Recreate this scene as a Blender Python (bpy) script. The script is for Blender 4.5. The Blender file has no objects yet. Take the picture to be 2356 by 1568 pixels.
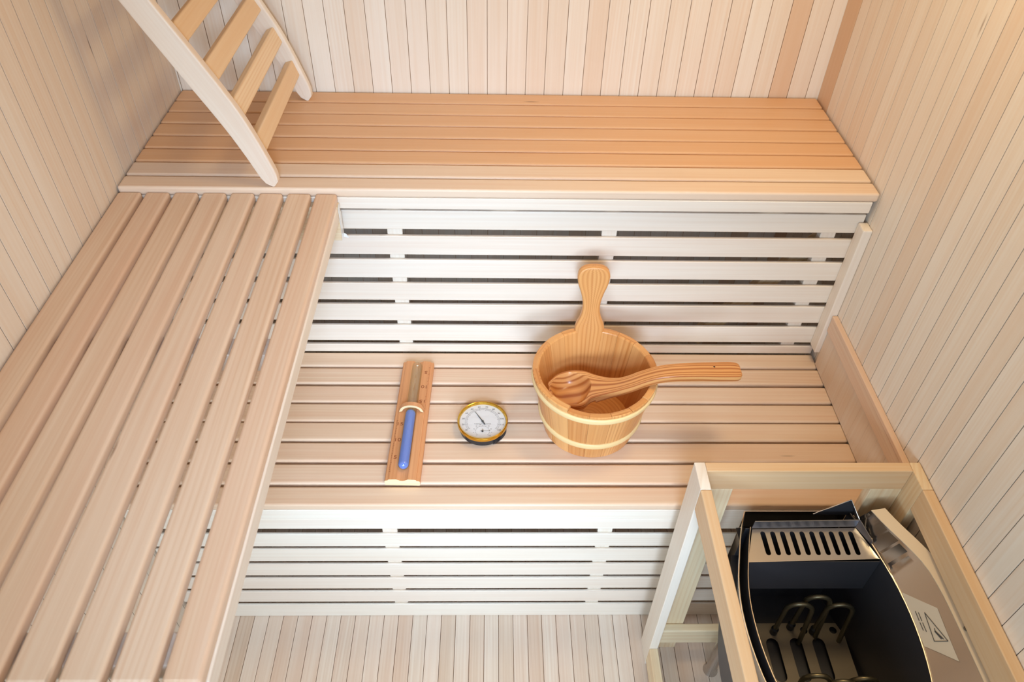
import bpy, math, random
from mathutils import Vector, Matrix
from mathutils import noise as mnoise

# ------------------------------------------------------------------ camera
scn = bpy.context.scene
COL = scn.collection
F_PX = 1750.0
R_ = Vector((0.99969938, -0.01378407, 0.02027706))
F_ = Vector((0.02395145, 0.72586182, -0.68742341)).normalized()
R_ = (R_ - F_ * R_.dot(F_)).normalized()
U_ = R_.cross(F_)
camd = bpy.data.cameras.new('camera')
cam = bpy.data.objects.new('camera', camd)
COL.objects.link(cam)
camd.sensor_width = 36.0
camd.lens = 36.0 * F_PX / 2356.0
camd.clip_start = 0.02
m = Matrix((R_, U_, -F_)).transposed().to_4x4()
m.translation = Vector((0.75757, -1.75745, 1.83250))
cam.matrix_world = m
camd.dof.use_dof = True
camd.dof.focus_distance = 1.75
camd.dof.aperture_fstop = 8.0
scn.camera = cam

# ------------------------------------------------------------------ light and exposure
scn.view_settings.view_transform = 'Standard'
scn.view_settings.look = 'None'
scn.view_settings.exposure = 0.07
scn.view_settings.gamma = 1.0
scn.view_settings.use_curve_mapping = False

world = bpy.data.worlds.new('world')
scn.world = world
world.use_nodes = True
wb = world.node_tree.nodes['Background']
wb.inputs[0].default_value = (1.0, 0.92, 0.84, 1)
wb.inputs[1].default_value = 0.12


def area(name, loc, target, sx, sy, energy, color):
    d = bpy.data.lights.new(name, 'AREA')
    d.shape = 'RECTANGLE'
    d.size, d.size_y, d.energy, d.color = sx, sy, energy, color
    o = bpy.data.objects.new(name, d)
    COL.objects.link(o)
    o.location = loc
    o.rotation_euler = (Vector(target) - Vector(loc)).to_track_quat('-Z', 'Y').to_euler()
    return o


# LIGHTS
area('softbox_left', (0.35, -2.3, 1.1), (0.85, -0.5, 0.6), 0.4, 0.4, 9.9, (0.646, 0.859, 1.0))
area('softbox_right', (1.2, -2.35, 1.25), (0.8, -0.5, 0.55), 0.4, 0.4, 3.7, (0.811, 0.932, 1.0))
area('ceiling_lamp', (1.28, -0.66, 2.03), (1.28, -0.66, 0), 0.25, 0.25, 4.9, (1.0, 0.755, 0.408))
area('flash_high', (0.75, -2.2, 1.75), (0.62, -0.35, 0.8), 0.3, 0.3, 2.9, (0.552, 0.741, 1.0)).data.spread = math.radians(60)
area('flash_low', (0.95, -2.3, 1.1), (0.74, -0.8, 0.25), 0.3, 0.3, 2.2, (0.659, 0.818, 1.0)).data.spread = math.radians(60)
# END


# ------------------------------------------------------------------ materials
def lin(c):
    out = []
    for v in c:
        v /= 255.0
        out.append(v / 12.92 if v <= 0.04045 else ((v + 0.055) / 1.055) ** 2.4)
    return (*out, 1.0)


def new_mat(name):
    m = bpy.data.materials.new(name)
    m.use_nodes = True
    return m, m.node_tree, m.node_tree.nodes['Principled BSDF']


def plain(name, rgb, rough=0.5, metal=0.0, spec=0.5, **kw):
    m, nt, b = new_mat(name)
    b.inputs['Base Color'].default_value = lin(rgb)
    b.inputs['Roughness'].default_value = rough
    b.inputs['Metallic'].default_value = metal
    b.inputs['Specular IOR Level'].default_value = spec
    for k, v in kw.items():
        b.inputs[k.replace('_', ' ')].default_value = v
    return m


class NT:
    def __init__(s, nt):
        s.nt = nt

    def n(s, t, **kw):
        x = s.nt.nodes.new(t)
        for k, v in kw.items():
            setattr(x, k, v)
        return x

    def l(s, a, b):
        s.nt.links.new(a, b)

    def val(s, node, i, v):
        if hasattr(v, 'is_linked') or isinstance(v, bpy.types.NodeSocket):
            s.l(v, node.inputs[i])
        else:
            node.inputs[i].default_value = v

    def math(s, op, a, b=0.0, c=0.0, clamp=False):
        x = s.n('ShaderNodeMath', operation=op, use_clamp=clamp)
        s.val(x, 0, a)
        s.val(x, 1, b)
        s.val(x, 2, c)
        return x.outputs[0]

    def mix(s, f, a, b, mode='MIX'):
        x = s.n('ShaderNodeMix', data_type='RGBA', blend_type=mode)
        s.val(x, 0, f)
        s.val(x, 6, a)
        s.val(x, 7, b)
        return x.outputs[2]

    def ramp(s, f, lo, hi):
        x = s.n('ShaderNodeMapRange')
        s.val(x, 0, f)
        x.inputs[1].default_value = lo
        x.inputs[2].default_value = hi
        return x.outputs[0]


def wood(name, light, dark, warm, rings=0.5, fine=0.25, rough=0.5, ringscale=130.0, tone=0.6, warmth=0.5, knots=1.0,
         spec=0.35, accent=(204, 142, 84), grain=1.0):
    m, nt, b = new_mat(name)
    g = NT(nt)
    uv = g.n('ShaderNodeUVMap', uv_map='UVMap')
    at = g.n('ShaderNodeVertexColor', layer_name='tone')
    sep = g.n('ShaderNodeSeparateColor')
    g.l(at.outputs[0], sep.inputs[0])
    xyz = g.n('ShaderNodeSeparateXYZ')
    g.l(uv.outputs[0], xyz.inputs[0])
    u, v = xyz.outputs[0], xyz.outputs[1]

    def stretched(su, sv, detail=2.0):
        c = g.n('ShaderNodeCombineXYZ')
        g.l(g.math('MULTIPLY', u, su), c.inputs[0])
        g.l(g.math('MULTIPLY', v, sv), c.inputs[1])
        nz = g.n('ShaderNodeTexNoise')
        nz.inputs['Scale'].default_value = 1.0
        nz.inputs['Detail'].default_value = detail
        g.l(c.outputs[0], nz.inputs['Vector'])
        return nz.outputs[0], c.outputs[0]

    broad, _ = stretched(2.2, 16.0)
    warp, _ = stretched(1.1, 9.0, 1.0)
    fineN, _ = stretched(6.0, 620.0, 2.0)
    pinkN, _ = stretched(1.6, 26.0, 1.0)
    midN, _ = stretched(2.4, 130.0, 3.0)
    ph = g.math('ADD', g.math('MULTIPLY', v, ringscale * 6.283), g.math('MULTIPLY', warp, 34.0))
    ring = g.math('MULTIPLY_ADD', g.math('SINE', ph), 0.5, 0.5)
    ring = g.math('POWER', ring, 2.2)
    ringamt = g.math('MULTIPLY', g.ramp(sep.outputs[1], 0.25, 1.0), rings)
    f = g.math('MULTIPLY', sep.outputs[0], tone)
    f = g.math('ADD', f, g.math('MULTIPLY', ring, ringamt))
    f = g.math('ADD', f, g.math('MULTIPLY', g.math('SUBTRACT', fineN, 0.5), fine))
    f = g.math('ADD', f, g.math('MULTIPLY', g.math('SUBTRACT', midN, 0.5), 0.9 * grain))
    f = g.math('ADD', f, g.math('MULTIPLY', g.math('SUBTRACT', broad, 0.5), 0.75), clamp=True)
    col = g.mix(f, lin(light), lin(dark))
    wf = g.math('MULTIPLY', g.ramp(g.math('ADD', g.math('MULTIPLY', sep.outputs[2], 0.6), g.math('MULTIPLY_ADD', g.math('SUBTRACT', midN, 0.5), 0.8 * grain, pinkN)), 0.55, 1.15), warmth,
                clamp=True)
    col = g.mix(wf, col, lin(warm))
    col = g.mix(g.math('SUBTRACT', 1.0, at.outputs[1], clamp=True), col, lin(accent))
    if knots > 0:
        c = g.n('ShaderNodeCombineXYZ')
        g.l(g.math('MULTIPLY', u, 3.2), c.inputs[0])
        g.l(g.math('MULTIPLY', v, 22.0), c.inputs[1])
        vo = g.n('ShaderNodeTexVoronoi')
        vo.inputs['Scale'].default_value = 1.0
        g.l(c.outputs[0], vo.inputs['Vector'])
        sp = g.n('ShaderNodeSeparateColor')
        g.l(vo.outputs['Color'], sp.inputs[0])
        gate = g.math('GREATER_THAN', sp.outputs[0], 1.0 - 0.18 * knots)
        blob = g.ramp(g.math('ADD', vo.outputs['Distance'], g.math('MULTIPLY', fineN, 0.05)), 0.10, 0.03)
        kf = g.math('MULTIPLY', g.math('MULTIPLY', gate, blob), 0.75, clamp=True)
        col = g.mix(kf, col, lin((112, 72, 45)))
    g.l(col, b.inputs['Base Color'])
    b.inputs['Roughness'].default_value = rough
    b.inputs['Specular IOR Level'].default_value = spec
    bp = g.n('ShaderNodeBump')
    bp.inputs['Strength'].default_value = 0.12
    bp.inputs['Distance'].default_value = 0.0006
    g.l(g.math('ADD', fineN, g.math('MULTIPLY', ring, 0.4)), bp.inputs['Height'])
    g.l(bp.outputs[0], b.inputs['Normal'])
    return m


M = {}
M['wall'] = wood('hemlock_panelling', (242, 232, 219), (229, 208, 185), (233, 204, 178), rings=0.22, warmth=0.34, tone=0.5, accent=(212, 158, 104))
M['floor'] = wood('floor_boards', (234, 220, 206), (206, 180, 157), (218, 184, 162), rings=0.25, warmth=0.45, tone=0.7, knots=1.5)
M['slat'] = wood('bench_wood', (236, 211, 187), (218, 180, 146), (226, 186, 158), rings=0.3, warmth=0.6, rough=0.4, knots=1.0, accent=(228, 166, 98))
M['skirt'] = wood('pale_aspen', (244, 233, 219), (232, 213, 192), (236, 215, 198), rings=0.15, warmth=0.5, knots=0.6)
M['guard'] = wood('guard_pine', (242, 223, 190), (224, 188, 142), (226, 174, 118), rings=0.3, warmth=0.35, ringscale=110, knots=0.6)
M['rest'] = wood('backrest_pine', (244, 218, 184), (230, 190, 142), (234, 196, 152), rings=0.4, warmth=0.5, knots=0)
M['bucket'] = wood('oiled_cedar', (231, 172, 108), (188, 116, 58), (220, 148, 80), rings=0.75, fine=0.4, rough=0.32, warmth=0.5, ringscale=95, knots=0.4, spec=0.5)
M['ladle'] = wood('oiled_ladle_wood', (236, 176, 112), (176, 102, 50), (220, 148, 82), rings=1.0, fine=0.35, rough=0.28, ringscale=60, warmth=0.4, knots=0, tone=0.3, spec=0.5)
M['hoop'] = wood('pale_hoop', (244, 214, 158), (226, 186, 124), (236, 198, 140), rings=0.1, warmth=0.3, knots=0, rough=0.35)
M['timer'] = wood('timer_wood', (228, 168, 118), (196, 126, 78), (216, 146, 94), rings=0.4, warmth=0.5, rough=0.42, knots=0)
M['endgrain'] = wood('cut_end_grain', (246, 224, 182), (232, 200, 150), (238, 210, 160), rings=0.15, warmth=0.2, knots=0)
M['steel'] = plain('brushed_stainless', (196, 192, 188), 0.22, 1.0)
M['steel_dull'] = plain('galvanised_steel', (150, 152, 162), 0.38, 1.0)
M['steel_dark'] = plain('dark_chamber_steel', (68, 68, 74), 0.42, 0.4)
M['steel_bright'] = plain('polished_edge', (222, 212, 200), 0.15, 1.0)
M['rod'] = plain('heating_element_metal', (128, 120, 96), 0.35, 0.8)
M['base_plate'] = plain('element_plate', (140, 130, 116), 0.5, 0.4)
M['gold'] = plain('polished_brass', (226, 180, 72), 0.16, 1.0)
M['black'] = plain('black_plastic', (34, 36, 42), 0.35)
M['dial'] = plain('dial_card', (228, 228, 230), 0.6)
M['ink'] = plain('black_ink', (60, 60, 62), 0.6)
M['ink_mid'] = plain('dark_grey_ink', (104, 104, 106), 0.6)
M['ink_soft'] = plain('grey_ink', (136, 136, 138), 0.6)
M['burn'] = plain('burnt_brown_print', (150, 82, 44), 0.7)
M['label'] = plain('shaded_label_paper', (196, 184, 166), 0.55)  # paper toned down, shade from the guard rail is in its colour
M['film'] = plain('torn_plastic_film', (240, 242, 244), 0.25)
M['sand'] = plain('blue_sand', (120, 146, 240), 0.8)
M['bracket'] = plain('stainless_wood_reflection', (226, 204, 174), 0.4)  # stainless edge; the wood it mirrors is put into this colour
M['void'] = plain('hole_shade_dark', (30, 26, 24), 0.8)  # dark colour for the shade in the ladle's hanging hole
M['screw'] = plain('screw_metal', (120, 116, 108), 0.35, 0.9)


def glass(name, tint, alpha_like=0.0):
    m, nt, b = new_mat(name)
    b.inputs['Base Color'].default_value = lin(tint)
    b.inputs['Roughness'].default_value = 0.03
    b.inputs['IOR'].default_value = 1.45
    b.inputs['Transmission Weight'].default_value = 1.0
    return m


M['glass'] = glass('tube_glass', (236, 242, 230))
# thin crystal: mostly see-through with a glossy surface
m_, nt_, b_ = new_mat('dial_crystal')
tr = nt_.nodes.new('ShaderNodeBsdfTransparent')
gl = nt_.nodes.new('ShaderNodeBsdfGlossy')
gl.inputs['Roughness'].default_value = 0.05
mx = nt_.nodes.new('ShaderNodeMixShader')
mx.inputs[0].default_value = 0.06
nt_.links.new(tr.outputs[0], mx.inputs[1])
nt_.links.new(gl.outputs[0], mx.inputs[2])
nt_.links.new(mx.outputs[0], nt_.nodes['Material Output'].inputs[0])
M['crystal'] = m_
m_ = m_.copy()
m_.name = 'thin_tube_glass'
M['glass'] = m_
for n_ in m_.node_tree.nodes:
    if n_.bl_idname == 'ShaderNodeBsdfTransparent':
        n_.inputs[0].default_value = (0.90, 0.93, 0.87, 1)
    if n_.bl_idname == 'ShaderNodeMixShader':
        n_.inputs[0].default_value = 0.10

# ------------------------------------------------------------------ mesh building
rng = random.Random(7)


def rnd_tone(r=None, g=None, b=None):
    return (rng.random() if r is None else r, rng.random() if g is None else g, rng.random() if b is None else b, 1.0)


def rrect(w, h, r, seg=3):
    """rounded rectangle outline, counter-clockwise, with running perimeter"""
    r = max(min(r, w / 2 - 1e-5, h / 2 - 1e-5), 1e-5)
    pts = []
    for cx, cy, a0 in ((w / 2 - r, h / 2 - r, 0), (-w / 2 + r, h / 2 - r, 90), (-w / 2 + r, -h / 2 + r, 180), (w / 2 - r, -h / 2 + r, 270)):
        sp = max(min(0.0009, r * 0.6, (w / 2 - r) * 0.4, (h / 2 - r) * 0.4), 2e-6)
        for k in range(seg + 1):
            a = math.radians(a0 + 90 * k / seg)
            q = (cx + r * math.cos(a), cy + r * math.sin(a))
            ta = (-math.sin(a), math.cos(a))
            if k == 0:
                pts.append((q[0] - ta[0] * sp, q[1] - ta[1] * sp))
            pts.append(q)
            if k == seg:
                pts.append((q[0] + ta[0] * sp, q[1] + ta[1] * sp))
    return pts


class MB:
    def __init__(s):
        s.v, s.f, s.uv, s.c, s.mi, s.sm = [], [], [], [], [], []

    def face(s, idx, uvs, col, mi=0, smooth=False):
        s.f.append(idx)
        s.uv += uvs
        s.c += [col] * len(idx)
        s.mi.append(mi)
        s.sm.append(smooth)

    def loft(s, rings, col=None, closed=True, caps=True, mi=0, capmi=None, smooth=True, uvo=None, swap=False, loop=False):
        """rings: lists of Vectors with the same count"""
        col = col or rnd_tone()
        uo, vo = uvo or (rng.random() * 20, rng.random() * 20)
        base = len(s.v)
        n = len(rings[0])
        for r in rings:
            s.v += [tuple(p) for p in r]
        # distances
        us = [0.0]
        for i in range(1, len(rings)):
            us.append(us[-1] + (sum(rings[i], Vector()) / n - sum(rings[i - 1], Vector()) / n).length)
        if loop:
            us.append(us[-1] + (sum(rings[0], Vector()) / n - sum(rings[-1], Vector()) / n).length)
        ref = max(rings, key=lambda r: (r[0] - r[n // 2]).length)
        vs = [0.0]
        for j in range(n):
            vs.append(vs[-1] + (ref[(j + 1) % n] - ref[j]).length)
        m_ = n if closed else n - 1
        for i in range(len(rings) if loop else len(rings) - 1):
            i2 = (i + 1) % len(rings)
            for j in range(m_):
                a, b = base + i * n + j, base + i * n + (j + 1) % n
                c, d = base + i2 * n + (j + 1) % n, base + i2 * n + j
                q = [(us[i] + uo, vs[j] + vo), (us[i] + uo, vs[j + 1] + vo), (us[i + 1] + uo, vs[j + 1] + vo), (us[i + 1] + uo, vs[j] + vo)]
                if swap:
                    q = [(y, x) for x, y in q]
                s.face((a, b, c, d), q, col, mi, smooth)
        if caps and closed and not loop:
            cm = mi if capmi is None else capmi
            for ri, rev in ((0, True), (len(rings) - 1, False)):
                idx = [base + ri * n + j for j in range(n)]
                pts = rings[ri]
                e1 = (pts[1] - pts[0])
                e1 = e1.normalized() if e1.length > 1e-9 else Vector((1, 0, 0))
                ax = max(((p - pts[0]) for p in pts), key=lambda d: d.length)
                ax = ax.normalized()
                nn = Vector()
                for j in range(n):
                    nn += pts[j].cross(pts[(j + 1) % n])
                nn = nn.normalized() if nn.length > 1e-12 else Vector((0, 0, 1))
                ay = nn.cross(ax)
                us2 = [((p - pts[0]).dot(ax) * 0.3 + uo, (p - pts[0]).dot(ay) + vo) for p in pts]
                if rev:
                    idx, us2 = idx[::-1], us2[::-1]
                s.face(tuple(idx), us2, col, cm, False)
        return s

    def beam(s, p0, p1, w, h, side=(0, 1, 0), r=0.003, col=None, seg=3, endr=None, mi=0, capmi=None):
        """bar from p0 to p1 (centre line); w across `side`, h across the third direction"""
        p0, p1 = Vector(p0), Vector(p1)
        t = (p1 - p0).normalized()
        sd = Vector(side)
        sd = (sd - t * sd.dot(t)).normalized()
        up = t.cross(sd)
        L = (p1 - p0).length
        er = min(r if endr is None else endr, L * 0.3)
        rings = []

        def ring(d, ins):
            rr = rrect(w - 2 * ins, h - 2 * ins, max(r - ins, 2e-4), seg)
            return [p0 + t * d + sd * x + up * y for x, y in rr]
        if er > 0:
            seq = [(0, er), (er * 0.3, er * 0.3), (er, 0), (er + min(0.001, L * 0.1), 0)]
        else:
            seq = [(0, 0)]
        for d, i in seq:
            rings.append(ring(d, i))
        for d, i in reversed(seq):
            rings.append(ring(L - d, i))
        s.loft(rings, col, mi=mi, capmi=capmi, smooth=True)
        return s

    def bx(s, x0, x1, y0, y1, z0, z1, axis='x', r=0.003, col=None, **kw):
        cx, cy, cz = (x0 + x1) / 2, (y0 + y1) / 2, (z0 + z1) / 2
        if axis == 'x':
            return s.beam((x0, cy, cz), (x1, cy, cz), abs(y1 - y0), abs(z1 - z0), (0, 1, 0), r, col, **kw)
        if axis == 'y':
            return s.beam((cx, y0, cz), (cx, y1, cz), abs(x1 - x0), abs(z1 - z0), (1, 0, 0), r, col, **kw)
        return s.beam((cx, cy, z0), (cx, cy, z1), abs(x1 - x0), abs(y1 - y0), (1, 0, 0), r, col, **kw)

    def lathe(s, prof, centre=(0, 0, 0), n=64, col=None, mi=0, closed=True, a0=0.0, smooth=True):
        """profile of (radius, z) turned around the vertical; closed profile gives a solid"""
        c = Vector(centre)
        rings = []
        for k in range(n):
            a = a0 + 2 * math.pi * k / n
            rings.append([c + Vector((r * math.cos(a), r * math.sin(a), z)) for r, z in prof])
        s.loft(rings, col, closed=closed, caps=False, loop=True, mi=mi, smooth=smooth)
        return s

    def tube(s, pts, r, n=10, col=None, mi=0, caps=True, radii=None):
        pts = [Vector(p) for p in pts]
        rings = []
        prev = None
        for i, p in enumerate(pts):
            t = (pts[min(i + 1, len(pts) - 1)] - pts[max(i - 1, 0)]).normalized()
            if prev is None:
                a = Vector((0, 0, 1)) if abs(t.z) < 0.9 else Vector((1, 0, 0))
                sd = t.cross(a).normalized()
            else:
                sd = (prev - t * prev.dot(t)).normalized()
            prev = sd
            up = t.cross(sd)
            rr = radii[i] if radii else r
            rings.append([p + sd * rr * math.cos(2 * math.pi * k / n) + up * rr * math.sin(2 * math.pi * k / n) for k in range(n)])
        return s.loft(rings, col, mi=mi, caps=caps)

    def prism(s, poly, origin, ex, ey, ez, thick, col=None, mi=0, smooth=False):
        """2D outline extruded by thick along ez"""
        o, ex, ey, ez = Vector(origin), Vector(ex), Vector(ey), Vector(ez)
        a = [o + ex * x + ey * y for x, y in poly]
        b = [p + ez * thick for p in a]
        return s.loft([a, b], col, mi=mi, smooth=smooth)

    def build(s, name, mat, parent=None, loc=None, flat=False, norm=True):
        me = bpy.data.meshes.new(name)
        off = Vector(loc) if loc is not None else Vector((0, 0, 0))
        me.from_pydata([tuple(Vector(p) - off) for p in s.v], [], s.f)
        uvl = me.uv_layers.new(name='UVMap')
        for i, q in enumerate(s.uv):
            uvl.data[i].uv = q
        ca = me.color_attributes.new('tone', 'FLOAT_COLOR', 'CORNER')
        for i, c in enumerate(s.c):
            ca.data[i].color = c
        mats = mat if isinstance(mat, (list, tuple)) else [mat]
        for mm in mats:
            me.materials.append(mm)
        for i, p in enumerate(me.polygons):
            p.material_index = min(s.mi[i], len(mats) - 1)
            p.use_smooth = s.sm[i] and not flat
        if norm:
            import bmesh
            bm = bmesh.new()
            bm.from_mesh(me)
            bmesh.ops.recalc_face_normals(bm, faces=bm.faces)
            bm.to_mesh(me)
            bm.free()
        if not flat and any(s.sm):
            try:
                me.set_sharp_from_angle(angle=math.radians(38))
            except Exception:
                pass
        o = bpy.data.objects.new(name, me)
        COL.objects.link(o)
        if parent is not None:
            o.parent = parent
            o.location = off - parent.matrix_basis.translation if parent.parent is None else off
        else:
            o.location = off
        return o


def empty(name, loc, label, cat, group=None):
    o = bpy.data.objects.new(name, None)
    COL.objects.link(o)
    o.location = loc
    o.empty_display_size = 0.05
    o['label'] = label
    o['category'] = cat
    if group:
        o['group'] = group
    return o


def part(mb, name, mat, parent, **kw):
    """part whose mesh is given in world coordinates, under a thing at parent.location"""
    root = parent
    off = Vector(parent.location)
    p = parent
    while p.parent is not None:
        p = p.parent
        off = off + p.location
    me_o = mb.build(name, mat, None, **kw)
    me_o.parent = parent
    me_o.location = -off
    return me_o


def struct(mb, name, mat, label, cat):
    o = mb.build(name, mat)
    o['kind'] = 'structure'
    o['label'] = label
    o['category'] = cat
    return o


# ------------------------------------------------------------------ the room
def plank(mb, p0, p1, wdir, w, ndir, th, col=None):
    """tongue and groove board: the edges are undercut so a thin open joint shows between faces"""
    p0, p1, wd, nd = Vector(p0), Vector(p1), Vector(wdir), Vector(ndir)
    rings = []
    for p in (p0, p1):
        rings.append([p - wd * (w / 2 - 0.0003), p + wd * (w / 2 - 0.0003), p + wd * w / 2 - nd * 0.0003,
                      p + wd * (w / 2 - 0.0026) - nd * th, p - wd * (w / 2 - 0.0026) - nd * th, p - wd * w / 2 - nd * 0.0003])
    mb.loft(rings, col, smooth=False)


W = 1.55
YF = -1.72          # the room is open towards the doorway here
ZC = 2.05
P = 0.0459
# back wall: boards along z
GV = 0.0006
GV2 = 0.0007
b = MB()
b.bx(-0.014, W + 0.02, 0.006, 0.016, -0.01, ZC, 'z', r=0.0005, col=(1, 0, 1, 0.3))
x = 1.5191
edges = [W + 0.012, 1.5191]
while x > -0.03:
    x -= P
    edges.append(x)
for i in range(len(edges) - 1):
    x1, x0 = edges[i], edges[i + 1]
    t = None
    if i == 2:
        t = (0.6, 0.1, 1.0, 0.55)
    elif rng.random() < 0.25:
        t = rnd_tone()[:3] + (0.88,)
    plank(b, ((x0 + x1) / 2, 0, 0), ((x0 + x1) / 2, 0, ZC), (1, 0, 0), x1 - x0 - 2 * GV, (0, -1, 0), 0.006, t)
struct(b, 'wall_back', M['wall'], 'back wall of narrow vertical tongue and groove pale wood boards', 'wall')
# left wall
b = MB()
b.bx(-0.016, -0.006, YF, 0.006, -0.01, ZC, 'z', r=0.0005, col=(1, 0, 1, 0.3))
y = 0.0
ys = [0.0, -0.0124]
while ys[-1] > YF:
    ys.append(ys[-1] - P)
for i in range(len(ys) - 1):
    plank(b, (0, (ys[i] + ys[i + 1]) / 2, 0), (0, (ys[i] + ys[i + 1]) / 2, ZC), (0, 1, 0), ys[i] - ys[i + 1] - 2 * GV2, (1, 0, 0), 0.006, rnd_tone(r=0.35 + 0.6 * rng.random())[:3] + (1 - 0.10 * rng.random(),))
struct(b, 'wall_left', M['wall'], 'left wall of vertical tongue and groove boards in tan wood', 'wall')
# right wall
b = MB()
b.bx(W + 0.006, W + 0.016, YF, 0.006, -0.01, ZC, 'z', r=0.0005, col=(1, 0, 1, 0.3))
ys = [0.0, -0.0706 + 0.0, -0.0706 - 0.0415]
while ys[-1] > YF:
    ys.append(ys[-1] - P)
for i in range(len(ys) - 1):
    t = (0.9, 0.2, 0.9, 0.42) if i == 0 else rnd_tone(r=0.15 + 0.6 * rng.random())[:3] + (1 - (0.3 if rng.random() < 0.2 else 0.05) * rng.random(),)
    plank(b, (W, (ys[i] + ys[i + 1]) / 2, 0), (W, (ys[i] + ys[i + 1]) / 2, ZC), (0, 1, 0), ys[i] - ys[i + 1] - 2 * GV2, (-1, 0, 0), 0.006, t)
struct(b, 'wall_right', M['wall'], 'right wall of vertical tongue and groove pale boards with a darker corner board', 'wall')
# floor
b = MB()
b.bx(-0.02, W + 0.02, YF - 0.4, 0.014, -0.018, -0.006, 'y', r=0.0005, col=(1, 0, 1, 0.2))
x0 = 0.3043 - 0.0361 * 9
while x0 < W + 0.01:
    b.bx(x0 + 0.0005, x0 + 0.0361 - 0.0005, YF - 0.4, 0.014, -0.006, 0.0, 'y', r=0.0009, seg=2, endr=0, col=rnd_tone()[:3] + (1 - 0.22 * max(0, 0.9 - x0) * rng.random(),))  # tint deepens to the left, side bench shade put into the boards
    x0 += 0.0361
struct(b, 'floor', M['floor'], 'narrow pale floor boards running towards the bench', 'floor')
# ceiling
b = MB()
y0 = YF
while y0 < 0.01:
    b.bx(-0.014, W + 0.014, y0, y0 + 0.09, ZC, ZC + 0.014, 'x', r=0.0011, seg=2, endr=0)
    y0 += 0.09
struct(b, 'ceiling', M['wall'], 'ceiling of pale wood boards', 'ceiling')

# ------------------------------------------------------------------ upper bench
H1, H2 = 0.9973, 0.5288
ub = empty('upper_bench', (W / 2, -0.22, H1 - 0.06), 'wide upper bench of eight lengthwise slats against the back wall', 'bench')
us_ = [(-0.004, -0.0549), (-0.0602, -0.1110), (-0.1158, -0.1655), (-0.1708, -0.2212), (-0.2262, -0.2765), (-0.2815, -0.3312), (-0.3363, -0.3855), (-0.3911, -0.4342)]
for i, (ya, yb) in enumerate(us_):
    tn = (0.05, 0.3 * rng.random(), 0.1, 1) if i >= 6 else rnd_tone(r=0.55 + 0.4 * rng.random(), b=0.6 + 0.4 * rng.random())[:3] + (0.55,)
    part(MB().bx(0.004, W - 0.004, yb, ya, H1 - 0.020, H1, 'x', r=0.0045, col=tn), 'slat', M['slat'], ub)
part(MB().bx(0.004, W - 0.012, -0.4342, -0.414, 0.950, H1 - 0.0202, 'x', r=0.002, col=(0.15, 0.7, 0.3, 1)), 'fascia_board', M['skirt'], ub)
for jx in (0.22, 0.78, 1.3435):
    part(MB().bx(jx - 0.0255, jx + 0.0255, -0.4135, -0.01, 0.938, H1 - 0.0202, 'y', r=0.002), 'joist', M['skirt'], ub)


# ------------------------------------------------------------------ slatted skirts
def skirt(name, label, yfront, rows, xs, batten_z, x1, th=0.008):
    e = empty(name, (W / 2, yfront + 0.02, batten_z[0]), label, 'panel', None)
    for za, zb in rows:
        part(MB().bx(0.004, x1, yfront, yfront + th, zb, za, 'x', r=0.0018, col=rnd_tone(r=0.1 + 0.5 * rng.random(), g=rng.random() * 0.8)), 'slat', M['skirt'], e)
    for xa in xs:
        part(MB().bx(xa, xa + 0.033, yfront + th + 0.0002, yfront + th + 0.020, batten_z[0], batten_z[1], 'z', r=0.002, col=rnd_tone(g=0.9)), 'batten', M['skirt'], e)
    return e


skirt('slatted_skirt', 'slatted riser panel below the upper bench behind the bucket', -0.4222,
      [(0.9385, 0.8917), (0.8745, 0.825), (0.811, 0.7605), (0.7445, 0.6951), (0.682, 0.6319), (0.617, 0.5671), (0.5545, 0.5300)],
      (0.5245 + 0.004, 0.9842 + 0.004, 1.4572 + 0.006), (0.5295, 0.945), W - 0.008)
skirt('slatted_skirt', 'slatted front panel below the lower bench, standing on the floor', -0.8345,
      [(0.4345, 0.394), (0.3736, 0.3238), (0.3117, 0.2609), (0.248, 0.1987), (0.185, 0.1365), (0.1227, 0.0725), (0.0585, 0.0005)],
      (0.5152, 0.9891), (0.0005, 0.435), W - 0.008, th=0.006)

# diagonal brace seen through the gaps
br = MB().beam((1.500, -0.375, 0.86), (1.255, -0.375, 0.455 + 0.08), 0.040, 0.020, (1, 0, 0), 0.002, col=(0.3, 0.9, 0.2, 1))
o = br.build('diagonal_brace', M['guard'])
o['label'] = 'pale diagonal brace behind the riser gaps, right of the bucket handle'
o['category'] = 'brace'

# ------------------------------------------------------------------ lower bench
lb = empty('lower_bench', (W / 2, -0.65, H2 - 0.09), 'lower bench of eight lengthwise slats holding bucket, gauge and timer', 'bench')
ls_ = [(-0.4228, -0.4701), (-0.4758, -0.5264), (-0.5342, -0.5845), (-0.5900, -0.6420), (-0.6460, -0.6970), (-0.7030, -0.7540), (-0.7610, -0.8120), (-0.8191, -0.8653)]
for i, (ya, yb) in enumerate(ls_):
    part(MB().bx(0.004, W - 0.0045, yb, ya, H2 - 0.0185, H2, 'x', r=0.0050, col=rnd_tone(r=0.2 + 0.5 * rng.random())), 'slat', M['slat'], lb)
part(MB().bx(0.004, W - 0.0045, -0.8653, -0.846, 0.4785, H2 - 0.0187, 'x', r=0.0015, col=(0.1, 0.5, 0.3, 1)), 'fascia_board', M['skirt'], lb)
part(MB().bx(0.004, W - 0.0045, -0.8653, -0.846, 0.4419, 0.4783, 'x', r=0.0015, col=(0.2, 0.3, 0.4, 1)), 'fascia_board', M['skirt'], lb)
for jx in (0.10, 0.535, 1.005, 1.44):
    part(MB().bx(jx - 0.022, jx + 0.022, -0.8455, -0.43, 0.455, H2 - 0.0187, 'y', r=0.002), 'joist', M['skirt'], lb)

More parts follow.
